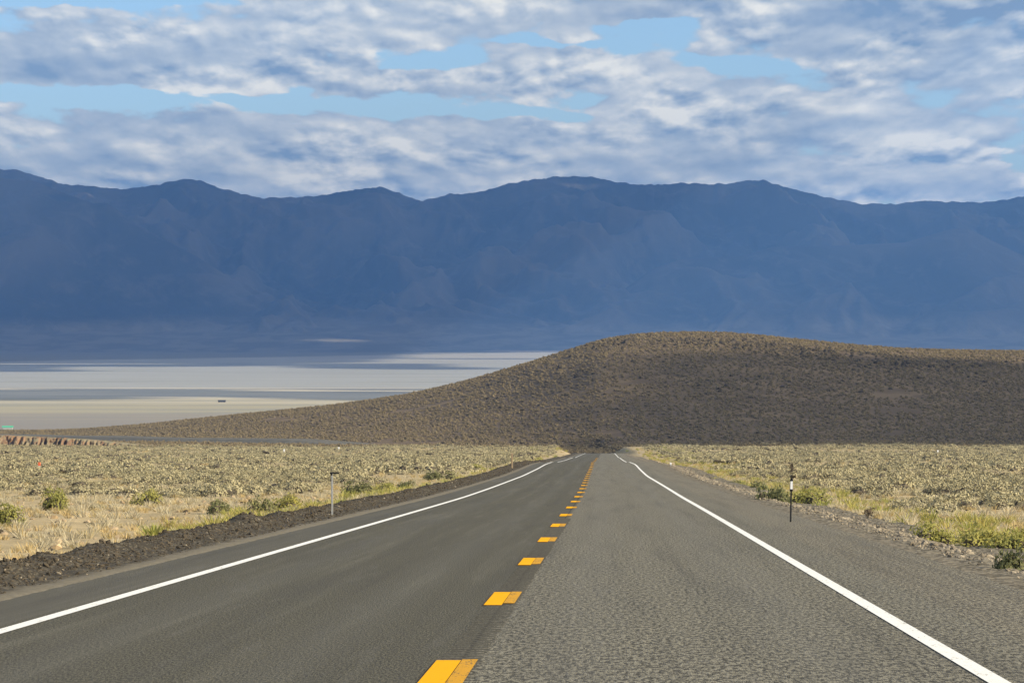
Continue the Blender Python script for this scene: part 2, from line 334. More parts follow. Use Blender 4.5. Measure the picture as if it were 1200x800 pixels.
def uvn(T): return T.node('ShaderNodeUVMap').outputs[0]
def asphalt_mat():
    m, T, b = material('asphalt', .86, .25); uv = uvn(T)       # u = metres across, v = metres along
    sep = T.node('ShaderNodeSeparateXYZ'); T.l.new(uv, sep.inputs[0]); X = sep.outputs[0]
    fine = T.noise(T.scalevec(uv, (1, .16, 1)), 62, 3, .75)
    chip = T.noise(T.scalevec(uv, (1, .2, 1)), 26, 4, .8)
    far = T.noise(T.scalevec(uv, (1, .05, 1)), 5, 3, .6)
    big = T.noise(T.scalevec(uv, (1, .06, 1)), 1.4, 4, .6, .3)
    edge = T.math('ADD', X, T.math('MULTIPLY', T.math('SUBTRACT', chip, .5), .12))
    right = T.ramp(edge, -1.02, -.90)
    left_c = T.mix(T.ramp(fine, .40, .60), (.036, .033, .022), (.13, .119, .082))
    right_c = T.mix(T.ramp(chip, .44, .57), (.045, .041, .029), (.25, .228, .165))
    right_c = T.mix(T.math('MULTIPLY', T.ramp(fine, .52, .66), .5), right_c, (.25, .235, .20))
    c = T.mix(right, left_c, right_c)
    shl = T.ramp(edge, -5.15, -5.0)                            # left shoulder strip, older and greyer
    c = T.mix(T.math('SUBTRACT', 1.0, shl), c, T.mix(fine, (.058, .054, .040), (.128, .118, .088)))
    shr = T.ramp(edge, 3.05, 3.25)                             # right shoulder strewn with dust
    c = T.mix(T.math('MULTIPLY', shr, .75), c, T.mix(T.ramp(chip, .44, .57), (.070, .062, .045), (.29, .255, .18)))
    streak = T.noise(T.scalevec(uv, (1, .012, 1)), 2.6, 5, .6)
    c = T.mix(T.ramp(streak, .5, .72, 0, .35), c, (.055, .050, .040)); c = T.mix(T.ramp(streak, .5, .3, 0, .25), c, (.19, .175, .135))
    # polished wheel tracks
    def track(x0, w): return T.ramp(T.math('ABSOLUTE', T.math('SUBTRACT', X, x0)), w, 0.0)
    tr = T.math('ADD', T.math('ADD', track(-.25, .55), track(1.5, .55)), T.math('ADD', track(-2.2, .5), track(-3.9, .5)), clamp=True)
    c = T.mix(T.math('MULTIPLY', tr, .14), c, (.17, .165, .145))
    c = T.mix(T.ramp(big, .45, .72, 0, .22), c, (.045, .044, .04))
    c = T.mix(T.ramp(far, .55, .72, 0, .18), c, (.17, .16, .135))
    # dark paving joint beside the centre line
    j = T.ramp(T.math('ABSOLUTE', T.math('SUBTRACT', T.math('ADD', X, T.math('MULTIPLY', big, .03)), -1.02)), .022, .004)
    c = T.mix(T.math('MULTIPLY', j, .65), c, (.012, .012, .011))
    T.put(b.inputs['Base Color'], c); bump(T, b, T.math('ADD', chip, fine), .8, .014); return m
M_asph = asphalt_mat()
def paint_mat(name, c, worn, wear):
    m, T, b = material(name, .9, .05); uv = uvn(T)
    n = T.noise(T.scalevec(uv, (1, .2, 1)), 45, 4, .7); g = T.noise(T.scalevec(uv, (1, .25, 1)), 7, 4, .6)
    col = T.mix(T.ramp(T.math('ADD', n, T.math('MULTIPLY', g, .6)), wear, wear+.14), c, worn)
    T.put(b.inputs['Base Color'], col); bump(T, b, n, .3, .004); return m
M_white = paint_mat('white_paint', (.80, .79, .74), (.30, .29, .24), .87)
M_yel = paint_mat('yellow_paint', (.82, .40, .010), (.45, .24, .03), .92)
M_yold = paint_mat('worn_yellow_paint', (.60, .31, .035), (.15, .12, .07), .82)
def gravel_mat(name, d, l, sc_=18, t0=.45):
    m, T, b = material(name); P = pos(T)
    vo = T.node('ShaderNodeTexVoronoi'); vo.inputs['Scale'].default_value = sc_; T.put(vo.inputs['Vector'], T.scalevec(P, (1, .45, 1)))
    n = T.noise(P, 1.6, 5, .65)
    w = T.node('ShaderNodeSeparateXYZ'); T.l.new(vo.outputs['Color'], w.inputs[0])
    c = T.mix(T.ramp(w.outputs[0], t0, t0+.35), d, l); c = T.mix(T.ramp(n, .5, .7, 0, .45), c, l)
    T.put(b.inputs['Base Color'], c); bump(T, b, vo.outputs['Distance'], -.8, .03); return m
M_gdark = gravel_mat('dark_gravel', (.046, .039, .028), (.135, .115, .078), 30, .62)
M_gtan = gravel_mat('tan_gravel', (.09, .078, .055), (.24, .205, .145), 16, .35)
def tone(T, amt=.4):
    oi = T.node('ShaderNodeObjectInfo').outputs['Random']; return T.ramp(oi, 0, 1, 0, 1, False)
def leaf_mat(name, cols, trans=.25):
    m, T, b = material(name, .9, .1); r = tone(T); n = T.noise(T.node('ShaderNodeNewGeometry').outputs['Position'], 6, 2, .6)
    c = T.mix(r, cols[0], cols[1]); c = T.mix(T.ramp(n, .45, .65, 0, .7), c, cols[2])
    T.put(b.inputs['Base Color'], c)
    tr = T.node('ShaderNodeBsdfTranslucent'); T.put(tr.inputs[0], c); mx = T.node('ShaderNodeMixShader'); mx.inputs[0].default_value = trans
    T.l.new(b.outputs[0], mx.inputs[1]); T.l.new(tr.outputs[0], mx.inputs[2])
    T.l.new(mx.outputs[0], T.n['Material Output'].inputs[0]); return m
M_sage = leaf_mat('sage_leaf', ((.345, .305, .18), (.50, .435, .255), (.24, .215, .13)), .12)
M_sageh = leaf_mat('hill_scrub_leaf', ((.25, .20, .115), (.33, .26, .145), (.16, .13, .08)), .12)
M_yelb = leaf_mat('rabbitbrush_leaf', ((.36, .345, .10), (.45, .40, .12), (.25, .25, .09)), .35)
M_grnb = leaf_mat('green_leaf', ((.20, .205, .095), (.27, .26, .115), (.14, .145, .07)), .3)
M_straw = leaf_mat('straw', ((.60, .45, .22), (.52, .42, .21), (.42, .33, .16)), .35)
M_pale = leaf_mat('pale_straw', ((.62, .54, .37), (.54, .47, .31), (.42, .38, .25)), .35)
M_greeng = leaf_mat('green_grass', ((.36, .36, .10), (.50, .42, .13), (.26, .28, .08)), .35)
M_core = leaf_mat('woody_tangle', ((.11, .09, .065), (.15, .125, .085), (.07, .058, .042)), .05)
M_dead = leaf_mat('dry_twig', ((.10, .075, .05), (.16, .12, .08), (.06, .05, .035)), .05)
def rock_mat(name, a_, b_):
    m, T, b = material(name); r = tone(T); n = T.noise(pos(T), 4, 4, .6); c = T.mix(r, a_, b_); c = T.mix(T.ramp(n, .4, .7, 0, .4), c, tuple(x*.55 for x in a_))
    T.put(b.inputs['Base Color'], c); bump(T, b, n, .4, .05); return m
M_rock = rock_mat('verge_stone', (.38, .32, .23), (.12, .10, .075))
M_basalt = rock_mat('basalt', (.055, .045, .032), (.115, .092, .062))
M_tanrock = rock_mat('tan_stone', (.50, .38, .23), (.30, .22, .14))

# ------------------------------------------------------------------ ground sheet
tt = np.concatenate([-np.geomspace(1.4, .19, 40)[:-1], np.arange(-.19, .19, .0009), np.geomspace(.19, 1.4, 40)])
Ys = [-140.0]
while Ys[-1] < 3200: 
    y_ = Ys[-1]; Ys.append(y_+(6 if y_ < 20 else max(.6, .0055*(y_+40)) if y_ < 2000 else 40))
Ys = np.array(Ys)
TT, YY = np.meshgrid(tt, Ys); XX = TT*(YY+170)
ZZ = land(XX, YY)
lat = XX-road_x(YY); under = (lat > -8.8) & (lat < 6.9) & (YY < 1150)
ZZ = np.where(under, np.minimum(ZZ, road_z(YY)-.03)-.28, ZZ)
Pg = np.stack([XX, YY, ZZ], -1)
ucell = 600+F*XX/np.maximum(YY, 400); hillv = (YY > foot_Y(ucell)+8)
hc = hillv[:-1, :-1]
link('desert_ground', grid_mesh('desert_ground', Pg, ~hc), M_soil, kind='structure')
link('hill', grid_mesh('hill', Pg, hc), M_hill, kind='structure')
# the dry lake bed, one sheet out to the mountains
gx = np.linspace(-24500, 24500, 60); gy = np.concatenate([np.linspace(-2800, 2000, 6), np.linspace(2600, 29500, 60)])
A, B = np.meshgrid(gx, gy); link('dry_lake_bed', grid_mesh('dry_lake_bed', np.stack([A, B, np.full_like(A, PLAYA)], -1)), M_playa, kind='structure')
# mountains
mt = np.concatenate([np.linspace(-.85, -.19, 90)[:-1], np.linspace(-.19, .19, 620), np.linspace(.19, .85, 90)[1:]]); my = np.concatenate([np.linspace(14700, 22000, 260), np.linspace(22100, 25500, 14)])
A, B = np.meshgrid(mt, my); A = A*B; Zm = mountain(A, B); Zm[0] = PLAYA-6; Zm = np.maximum(Zm, PLAYA-6)
mme = grid_mesh('mountain_range', np.stack([A, B, Zm], -1)); a_ = mme.attributes.new('bare', 'FLOAT', 'POINT'); a_.data.foreach_set('value', spur_shade(A, B).ravel().astype(np.float32))  # per-vertex tone standing in for relief shading on the slopes
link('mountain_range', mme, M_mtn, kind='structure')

# ------------------------------------------------------------------ road
def strip(name, lats, Yr, zoff, mat, parent=None, kind=None, xf=None):
    lats = np.asarray(lats, float); Yr = np.asarray(Yr, float); L, Yg = np.meshgrid(lats, Yr)
    Xg = road_x(Yg)+L if xf is None else xf(L, Yg); z = road_z(Yg)+(zoff(L, Yg) if callable(zoff) else zoff)
    me = grid_mesh(name, np.stack([Xg, Yg, z], -1), smooth=True, uv=np.stack([L, Yg], -1)); return link(name, me, mat, parent, kind)
Yroad = np.concatenate([np.arange(-60, 20, 5), np.arange(20, 300, 2), np.arange(300, 1130, 4)])
def crown(L, Y): return -.012*np.abs(L+1.2)*0+0*Y
edge_l = fbm(Yroad/1.7, Yroad*0, 4, 7)*.10; edge_r = fbm(Yroad/2.3, Yroad*0+4, 4, 9)*.12
lat_r = np.concatenate([[-5.95], np.arange(-5.5, 4.4, .5), [4.35]])
L, Yg = np.meshgrid(lat_r, Yroad); L2 = L.copy(); L2[:, 0] += edge_l; L2[:, -1] += edge_r
me = grid_mesh('road', np.stack([road_x(Yg)+L2, Yg, road_z(Yg)], -1), uv=np.stack([L2, Yg], -1))
road = link('road', me, M_asph, kind='structure')
strip('white_edge_line', [2.35, 2.49], Yroad, .006, M_white, road); strip('white_edge_line', [-4.98, -4.84], Yroad, .006, M_white, road)
first = 24.6-12.25*4
for k in range(48):                                        # broken centre line, with last year's worn paint beside it
    y0 = first-3.2+12.25*k; y1 = y0+3.2
    ys_ = np.linspace(y0, y1, 5)
    dsh = strip('yellow_dash', [-1.20, -1.03], ys_, .011, M_yel, road)
    ys2 = np.linspace(y0+.45, y1+.15, 5)
    me = strip('worn_paint', [-1.027, -.92], ys2, .009, M_yold, dsh)
# milled rumble strip down the centre: shallow scalloped grooves with raised lips
rv = []; rf = []
for y0 in np.arange(18, 80, .30):
    prof = [(0, .0), (.03, .0065), (.08, .0045), (.13, .0015), (.17, .0)]
    b0 = len(rv); j = random.uniform(-.012, .012)
    for dy, dz in prof:
        for lx in (-1.18+j, -1.17+j, -.90+j, -.89+j): rv.append((float(road_x(y0+dy))+lx, y0+dy, float(road_z(y0+dy))+dz*(1 if -1.175+j < lx < -.895+j else .1)+.001))
    for a in range(4):
        for c_ in range(3): q = b0+a*4+c_; rf.append((q, q+1, q+5, q+4))
m_r, T, b = material('milled_asphalt'); n = T.noise(pos(T), 40, 3, .7); T.put(b.inputs['Base Color'], T.mix(n, (.012, .011, .010), (.16, .15, .12)))
o = link('rumble_strip', raw_mesh('rumble_strip', rv, rf), m_r, road, kind='stuff')
# far stretch of the road beyond the crest, swinging left round the foot of the hill
pts = np.array([(-35, 1240), (-75, 1275), (-120, 1320), (-165, 1385), (-210, 1470), (-270, 1600)], float)
s_ = np.linspace(0, len(pts)-1, 120); fx = np.interp(s_, range(len(pts)), pts[:, 0]); fy = np.interp(s_, range(len(pts)), pts[:, 1])
kk = np.ones(9)/9; fx = np.convolve(np.pad(fx, 4, 'edge'), kk, 'valid'); fy = np.convolve(np.pad(fy, 4, 'edge'), kk, 'valid')
tx = np.gradient(fx); ty = np.gradient(fy); tl = np.hypot(tx, ty); nx, ny = ty/tl, -tx/tl
base = land(fx, fy); base = np.convolve(np.pad(base, 6, 'edge'), np.ones(13)/13, 'valid')-2.2*sstep(28, 0, np.arange(len(fx)))
rows = []
for w_, dz in ((-17, -1.6), (-6.5, 1.5), (6.5, 1.7), (14, -.9)): rows.append(np.stack([fx+nx*w_, fy+ny*w_, base+dz], -1))
P_ = np.stack(rows, 1); uvf = np.stack([np.tile([-5, -3, 2.3, 4.3], (len(fx), 1)), np.repeat(np.arange(len(fx))[:, None]*5., 4, 1)], -1)
link('far_road', grid_mesh('far_road', P_, uv=uvf, smooth=False), soil_mat('grey_roadbed', (.15, .14, .115), (.115, .108, .088), (.09, .085, .07)), kind='structure')

# gravel shoulders
Yb = np.concatenate([np.arange(-60, 30, 4), np.arange(30, 140, .22), np.arange(140, 320, .8), np.arange(320, 1130, 4)])
lb = np.concatenate([np.arange(-5.85, -9.4, -.13)])
def berm_z(L, Y):
    n = fbm(L*2.6, Y*.9, 4, 13, .6); big_ = fbm(L*.3, Y/3.1, 3, 17)
    h = .01+.11*np.exp(-((L+7.25)/.42)**2)*(1+.7*big_)+.05*n*sstep(-6.1, -6.7, L)+.012*n
    h = h-.62*sstep(-7.45, -9.0, L)
    h = h+.16*np.exp(-((L+7.25)/.3)**2-((Y-70)/1.2)**2)
    return h+.0*Y
Lg, Yg = np.meshgrid(lb, Yb); Lw = Lg-fbm(Yg/4.5, Yg*0, 3, 23)*.35*sstep(-6, -7, Lg); Zg = road_z(Yg)+berm_z(Lg, Yg)
Zg[:, 0] = road_z(Yg[:, 0])-.02
Pm = np.stack([road_x(Yg)+Lw, Yg, Zg], -1)
def gravel_left():
    m = M_gdark.copy(); m.name = 'berm_gravel'; T = NT(m.node_tree); b = T.n['Principled BSDF']
    old = b.inputs['Base Color'].links[0].from_socket
    sep = T.node('ShaderNodeSeparateXYZ'); T.l.new(uvn(T), sep.inputs[0]); n = T.noise(uvn(T), 1.2, 4, .6)
    e = T.math('ADD', sep.outputs[0], T.math('MULTIPLY', n, .35)); v = T.noise(T.scalevec(pos(T), (1, .3, 1)), 14, 4, .7)
    c = T.mix(T.ramp(e, -6.2, -5.95), old, T.mix(v, (.075, .066, .048), (.26, .225, .16)))
    c = T.mix(T.ramp(e, -7.9, -8.4), c, (.40, .32, .19))
    T.put(b.inputs['Base Color'], c); return m
link('gravel_shoulder', grid_mesh('gravel_shoulder', Pm, uv=np.stack([Lg, Yg], -1)), gravel_left(), kind='structure')
lr = np.arange(4.25, 7.4, .13); Lg, Yg = np.meshgrid(lr, Yb)
n = fbm(Lg*2.4, Yg*.8, 4, 29, .6)
Zg = road_z(Yg)-.012-.30*sstep(4.9, 6.6, Lg)+n*.05*sstep(4.5, 5.1, Lg)+.02*n; Zg[:, 0] = road_z(Yg[:, 0])-.02
Pm = np.stack([road_x(Yg)+Lg+fbm(Yg/4, Yg*0, 3, 41)*.25*sstep(5, 6, Lg), Yg, Zg], -1)
link('gravel_shoulder', grid_mesh('gravel_shoulder', Pm, uv=np.stack([Lg, Yg], -1)), M_gtan, kind='structure')

# ------------------------------------------------------------------ plant builders (real leaf and twig faces)
def bush_mesh(name, mat, n, w, h, leaf, seed, up=.45, lump=5, stems=6, core=.78):
    r = np.random.default_rng(seed)
    cx = r.normal(0, .26, lump)*w; cy = r.normal(0, .26, lump)*w; cr = r.uniform(.28, .5, lump)*w; chh = r.uniform(.6, 1.0, lump)*h
    V = []; Fs = []
    for i in range(n):
        k = i % lump; th = r.uniform(0, 2*math.pi); ph = math.acos(r.uniform(0, 1)); rad = r.uniform(.62, 1.0)**.6
        dv = np.array([math.sin(ph)*math.cos(th), math.sin(ph)*math.sin(th), math.cos(ph)])
        p = np.array([cx[k]+dv[0]*cr[k]*rad, cy[k]+dv[1]*cr[k]*rad, max(.02, dv[2]*chh[k]*rad)])
        nn = dv+r.normal(0, .42, 3); a = np.cross(nn, r.normal(size=3))+np.array([0, 0, up*.9]); a /= np.linalg.norm(a)+1e-6
        s = np.cross(a, nn); s /= np.linalg.norm(s)+1e-6
        l = leaf*r.uniform(.7, 1.5); b0 = len(V)
        V += [p-s*l*.42, p+s*l*.42, p+a*l*1.3+s*l*.2, p+a*l*1.2-s*l*.25]; Fs.append((b0, b0+1, b0+2, b0+3))
    for i in range(stems):
        th = r.uniform(0, 6.28); rr = r.uniform(.1, .4)*w; b0 = len(V); q = np.array([math.cos(th)*rr, math.sin(th)*rr, h*.7]); t = np.array([-math.sin(th), math.cos(th), 0])*leaf*.12
        V += [t*-1, t, q+t*.5, q-t*.5]; Fs.append((b0, b0+1, b0+2, b0+3))
    nleaf = len(Fs)
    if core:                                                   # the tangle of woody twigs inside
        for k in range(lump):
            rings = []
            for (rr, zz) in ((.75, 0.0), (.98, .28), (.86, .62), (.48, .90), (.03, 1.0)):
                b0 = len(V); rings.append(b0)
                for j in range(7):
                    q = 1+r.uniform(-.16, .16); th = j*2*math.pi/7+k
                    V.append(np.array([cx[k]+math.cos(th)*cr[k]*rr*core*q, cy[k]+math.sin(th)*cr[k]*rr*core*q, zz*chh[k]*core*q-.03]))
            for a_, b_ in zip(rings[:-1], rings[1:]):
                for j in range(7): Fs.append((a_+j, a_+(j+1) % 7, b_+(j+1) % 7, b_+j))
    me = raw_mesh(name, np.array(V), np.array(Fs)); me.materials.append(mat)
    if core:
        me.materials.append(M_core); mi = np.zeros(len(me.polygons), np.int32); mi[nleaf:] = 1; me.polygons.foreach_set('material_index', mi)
    return me
def tuft_mesh(name, mat, n, w, h, bw, seed):
    r = np.random.default_rng(seed); V = []; Fs = []
    for i in range(n):
        th = r.uniform(0, 6.28); rr = r.uniform(0, .3)*w; b = np.array([math.cos(th)*rr, math.sin(th)*rr, 0]); lean = r.uniform(.15, .9)
        tip = b+np.array([math.cos(th)*lean*w*.6, math.sin(th)*lean*w*.6, h*r.uniform(.55, 1.05)]); ph = r.uniform(0, 3.14); t = np.array([math.cos(ph), math.sin(ph), 0])*bw
        m_ = b*.45+tip*.55+np.array([0, 0, h*.12]); b0 = len(V)
        V += [b-t, b+t, m_+t*.8, m_-t*.8, tip+t*.25, tip-t*.25]; Fs += [(b0, b0+1, b0+2, b0+3), (b0+3, b0+2, b0+4, b0+5)]
    me = raw_mesh(name, np.array(V), np.array(Fs)); me.materials.append(mat); return me
def rock_mesh(name, mat, seed, flat=.65):
    import bmesh
    r = np.random.default_rng(seed); bm = bmesh.new(); bmesh.ops.create_icosphere(bm, subdivisions=1, radius=.5)
    for v in bm.verts: 
        k = 1+r.uniform(-.28, .22); v.co = Vector((v.co.x*k*1.15, v.co.y*k, v.co.z*k*flat+.12))
    me = bpy.data.meshes.new(name); bm.to_mesh(me); bm.free(); me.materials.append(mat); return me
def protos(name, meshes):
    c = bpy.data.collections.new(name)
    for i, me in enumerate(meshes): o = bpy.data.objects.new('%s_shape' % name, me); c.objects.link(o)
    return c
def scatter(name, coll, P, S, rotz, idx, label, cat, tilt=.12):
    me = bpy.data.meshes.new(name); n = len(P); me.vertices.add(n); me.vertices.foreach_set('co', np.asarray(P, np.float32).ravel())
    a = me.attributes.new('sc', 'FLOAT_VECTOR', 'POINT'); a.data.foreach_set('vector', np.asarray(S, np.float32).ravel())
    a = me.attributes.new('ro', 'FLOAT_VECTOR', 'POINT'); ro = np.stack([rng.normal(0, tilt, n), rng.normal(0, tilt, n), rotz], -1); a.data.foreach_set('vector', ro.astype(np.float32).ravel())
    a = me.attributes.new('ix', 'INT', 'POINT'); a.data.foreach_set('value', np.asarray(idx, np.int32))
    o = bpy.data.objects.new(name, me); C.objects.link(o); o['kind'] = 'stuff'; tagit(o, label, cat)
    g = bpy.data.node_groups.new(name+'_nodes', 'GeometryNodeTree')
    g.interface.new_socket('Geometry', in_out='INPUT', socket_type='NodeSocketGeometry'); g.interface.new_socket('Geometry', in_out='OUTPUT', socket_type='NodeSocketGeometry')
    I = g.nodes.new('NodeGroupInput'); O = g.nodes.new('NodeGroupOutput'); ip = g.nodes.new('GeometryNodeInstanceOnPoints'); ci = g.nodes.new('GeometryNodeCollectionInfo')
    ci.inputs['Collection'].default_value = coll; ci.inputs['Separate Children'].default_value = True; ci.inputs['Reset Children'].default_value = True
    ip.inputs['Pick Instance'].default_value = True
    def na(nm, ty):
        x = g.nodes.new('GeometryNodeInputNamedAttribute'); x.data_type = ty; x.inputs['Name'].default_value = nm; return x.outputs[0]
    L_ = g.links; L_.new(I.outputs[0], ip.inputs['Points']); L_.new(ci.outputs[0], ip.inputs['Instance']); L_.new(na('ix', 'INT'), ip.inputs['Instance Index'])
    L_.new(na('ro', 'FLOAT_VECTOR'), ip.inputs['Rotation']); L_.new(na('sc', 'FLOAT_VECTOR'), ip.inputs['Scale']); L_.new(ip.outputs[0], O.inputs[0])
    m = o.modifiers.new('scatter', 'NODES'); m.node_group = g; return o
def field(y0, y1, cell, u0=-.158, u1=.158):
    """jittered points over the view sector between two distances, with a margin each side"""
    out = []
    nx_ = int((u1-u0)*y1/cell)+1; ys_ = np.arange(y0, y1, cell)
    X_ = (np.arange(nx_)*cell+u0*y1); A_, B_ = np.meshgrid(X_, ys_); A_ = A_+rng.uniform(-.5, .5, A_.shape)*cell; B_ = B_+rng.uniform(-.5, .5, B_.shape)*cell
    k = (A_ > u0*B_-6) & (A_ < u1*B_+6); return A_[k], B_[k]
def slope_place(x, y, sink=.04): return np.stack([x, y, land(x, y)-sink], -1)

# sagebrush: the nearest 300 each a plant of its own, the rest one cover
sage_hi = [bush_mesh('sagebrush', M_sage, 560, 1.05, .40, .042, 100+i, lump=4, core=.66) for i in range(5)]
sage_lo = [bush_mesh('sagebrush_far', M_sage, 170, 1.2, .38, .068, 200+i, stems=0, lump=3, core=.66) for i in range(5)]
hill_lo = [bush_mesh('scrub_far', M_sageh, 50, 1.0, .55, .15, 300+i, stems=0, lump=2) for i in range(4)]
def in_view(x, y, z, m=4):
    u, v = to_px(x, y, z); return (u > -m) & (u < 1200+m) & (v < 800)
xs, ys = [], []
for (a, b_, c_) in ((62, 420, 1.6), (420, 700, 2.0), (700, 1075, 2.4)):
    x, y = field(a, b_, c_); xs.append(x); ys.append(y)
x = np.concatenate(xs); y = np.concatenate(ys); lat = x-road_x(y)
dn = fbm(x/28, y/45, 3, 43)+.5*fbm(x/6, y/8, 2, 47)
near_l = sstep(80, 215, y+110*fbm(x/9, y/22, 3, 143)); keepp = np.where(lat < 0, (lat < -12.5-5*sstep(500, 160, y)) & (rng.random(len(x)) < near_l*.88+.10) & (dn > -.10+.16*sstep(-.1, .35, fbm(x/55, y/90, 2, 151))), (lat > 8.8+3*sstep(60, 200, y)) & (dn > -.08+.20*sstep(-.1, .35, fbm(x/40, y/80, 2, 153))) & (rng.random(len(x)) < (.22+.70*sstep(80, 250, y+150*fbm(x/8, y/20, 3, 145)))))
bare = sstep(.10, .22, fbm(x/30, y/22, 3, 161))*sstep(620, 300, y)+sstep(.16, .26, fbm(x/70, y/60, 2, 163))*.8   # open tan patches
keepp &= rng.random(len(x)) > bare*.88
x = x[keepp]; y = y[keepp]; P = slope_place(x, y); sz = .75+1.3*rng.random(len(x))**1.6; sz = sz*(1+.35*np.clip(fbm(x/20, y/20, 2, 53), -.5, .8))
iv = in_view(P[:, 0], P[:, 1], P[:, 2]); order = np.argsort(np.where(iv, y-40*sz, 1e9))[:300]
sel = np.zeros(len(x), bool); sel[order] = True
for i in order:
    o = link('sagebrush', sage_hi[i % 5]); o.location = P[i]; o.rotation_euler = (rng.normal(0, .06), rng.normal(0, .06), rng.uniform(0, 6.28)); o.scale = (sz[i], sz[i], sz[i]*rng.uniform(.85, 1.15))
    if x[i]-road_x(y[i]) < 0: tagit(o, 'grey-olive sagebrush in the near edge of the plain left of the road', 'shrub', 'sagebrush on the plain left of the road')
    else: tagit(o, 'grey-olive sagebrush in the near edge of the plain right of the road', 'shrub', 'sagebrush on the plain right of the road')
rest = ~sel; nearm = rest & (y < 330); farm = rest & (y >= 330)
c_hi = protos('sagebrush_near', sage_hi); c_lo = protos('sagebrush_distant', sage_lo); c_hl = protos('hill_scrub', hill_lo)
def sc3(s, zr=(.85, 1.2)): return np.stack([s, s, s*rng.uniform(*zr, len(s))], -1)
for m_, c_, nm, lb_ in ((nearm, c_hi, 'sagebrush_stand', 'dense sagebrush filling the middle of the plain on both sides of the road'), (farm, c_lo, 'sagebrush_cover', 'distant sagebrush cover reaching back to the foot of the hill')):
    k = m_.sum(); scatter(nm, c_, P[m_], sc3(sz[m_]*(1 if c_ is c_hi else 1.12)), rng.uniform(0, 6.28, k), rng.integers(0, 5, k), lb_, 'sagebrush')
# scrub on the apron and the hill
x, y = field(1050, 1900, 2.35); lat = x; u = 600+F*x/y
# leave the far road clear
dmin = np.full(len(x), 1e9)
for i in range(0, len(fx), 3): dmin = np.minimum(dmin, np.hypot(x-fx[i], y-fy[i]))
dn = fbm(x/34, y/50, 3, 57)+.4*fbm(x/9, y/11, 2, 59)
k = (dmin > 15) & (dn > -.45) & (y < crest_Y(u)+25) & (rng.random(len(x)) < .9)
x = x[k]; y = y[k]; P = slope_place(x, y, .05); n = len(x); sz = rng.uniform(.7, 1.55, n)
scatter('hill_scrub', c_hl, P, sc3(sz), rng.uniform(0, 6.28, n), rng.integers(0, 4, n), 'low brown scrub dotted over the rounded hill', 'scrub')

# grasses: straw on the left bank, greener near the right verge
straw = [tuft_mesh('grass_tuft', M_straw, 30, .34, .17, .009, 400+i) for i in range(3)]+[tuft_mesh('grass_tuft', M_pale, 36, .42, .22, .010, 410+i) for i in range(3)]
green = [tuft_mesh('green_tuft', M_greeng, 40, .42, .26, .011, 420+i) for i in range(3)]
c_g = protos('dry_grass', straw); c_gg = protos('green_grass', green+straw[:2])
x, y = field(48, 300, .62); lat = x-road_x(y); dn = fbm(x/5, y/9, 3, 63); dpp = rng.random(len(x))
k = (lat < -8.2-.4*dn) & (dpp < .26+.6*dn) & (y < 300) | ((lat > 7.2) & (dpp < .36+.6*dn))
x = x[k]; y = y[k]; lat = lat[k]; n = len(x); s = rng.uniform(.6, 1.35, n); P = slope_place(x, y, .02)
P[:, 2] = np.where((lat > -9.5) & (lat < 0), road_z(y)-.5-.1, P[:, 2])
scatter('dry_grass', c_g, P, sc3(s), rng.uniform(0, 6.28, n), rng.integers(0, 6, n), 'straw coloured bunch grass over the bare tan ground beside the road', 'grass')
# beyond, coarser
x, y = field(300, 1000, 2.6); lat = x-road_x(y); k = (np.abs(lat+1) > 11) & (rng.random(len(x)) < .55); x = x[k]; y = y[k]; n = len(x)
scatter('distant_dry_grass', c_g, slope_place(x, y, .02), sc3(rng.uniform(1.2, 2.2, n)), rng.uniform(0, 6.28, n), rng.integers(0, 6, n), 'straw coloured grass between the distant sagebrush', 'grass')
# green-yellow verge growth, right of the rocks and along the left shoulder
x = []; y = []
for i in range(3400):
    yv = 46*(1000/46)**random.random(); side = random.random() < .68
    l = random.gauss(8.2+yv*.008, 1.0+yv*.004) if side else -random.gauss(9.6+yv*.006, .6+yv*.003)
    if (side and l < 6.6+.3*random.random()) or (not side and l > -8.6): continue
    if not side and yv < 80: continue
    x.append(float(road_x(yv))+l); y.append(yv)
x = np.array(x); y = np.array(y); dn = fbm(x/6, y/12, 3, 67); k = (dn > .02); x = x[k]; y = y[k]; n = len(x)
scatter('verge_grass', c_gg, slope_place(x, y, .02), sc3(rng.uniform(.6, 1.3, n)*(1+y/700)), rng.uniform(0, 6.28, n), rng.integers(0, 5, n), 'yellow-green grass growing along the road verges', 'grass')

# stones
rocks = [rock_mesh('stone', M_rock, 500+i) for i in range(5)]; c_r = protos('verge_stones', rocks)
x = []; y = []; s = []
for i in range(9000):
    yv = 34*(330/34)**random.random(); l = random.gauss(5.7, .55)
    if l < 4.75: continue
    x.append(float(road_x(yv))+l); y.append(yv); s.append(min(.085, .018*math.exp(abs(random.gauss(0, .65))))*(1+yv/500))
x = np.array(x); y = np.array(y); s = np.array(s); l = x-road_x(y)
P = np.stack([x, y, road_z(y)-.012-.30*sstep(4.9, 6.6, l)+.0], -1); n = len(x)
scatter('verge_stones', c_r, P, sc3(s*1.5, (.7, 1.1)), rng.uniform(0, 6.28, n), rng.integers(0, 5, n), 'loose grey and tan stones banked along the right shoulder', 'stones', .5)
clod = [rock_mesh('clod', M_basalt, 520+i) for i in range(4)]+[rock_mesh('clod', M_rock, 530)]; c_c = protos('berm_clods', clod)
x = []; y = []; s = []
for i in range(30000):
    yv = 33*(420/33)**random.random(); l = -random.gauss(7.0, .45)
    if l > -6.2 or l < -8.3: continue
    x.append(l); y.append(yv); s.append(min(.075, 0.010*math.exp(abs(random.gauss(0, .6))))*(1+yv/500))
l = np.array(x); y = np.array(y); s = np.array(s); x = road_x(y)+l-fbm(y/4.5, y*0, 3, 23)*.35*sstep(-6, -7, l)
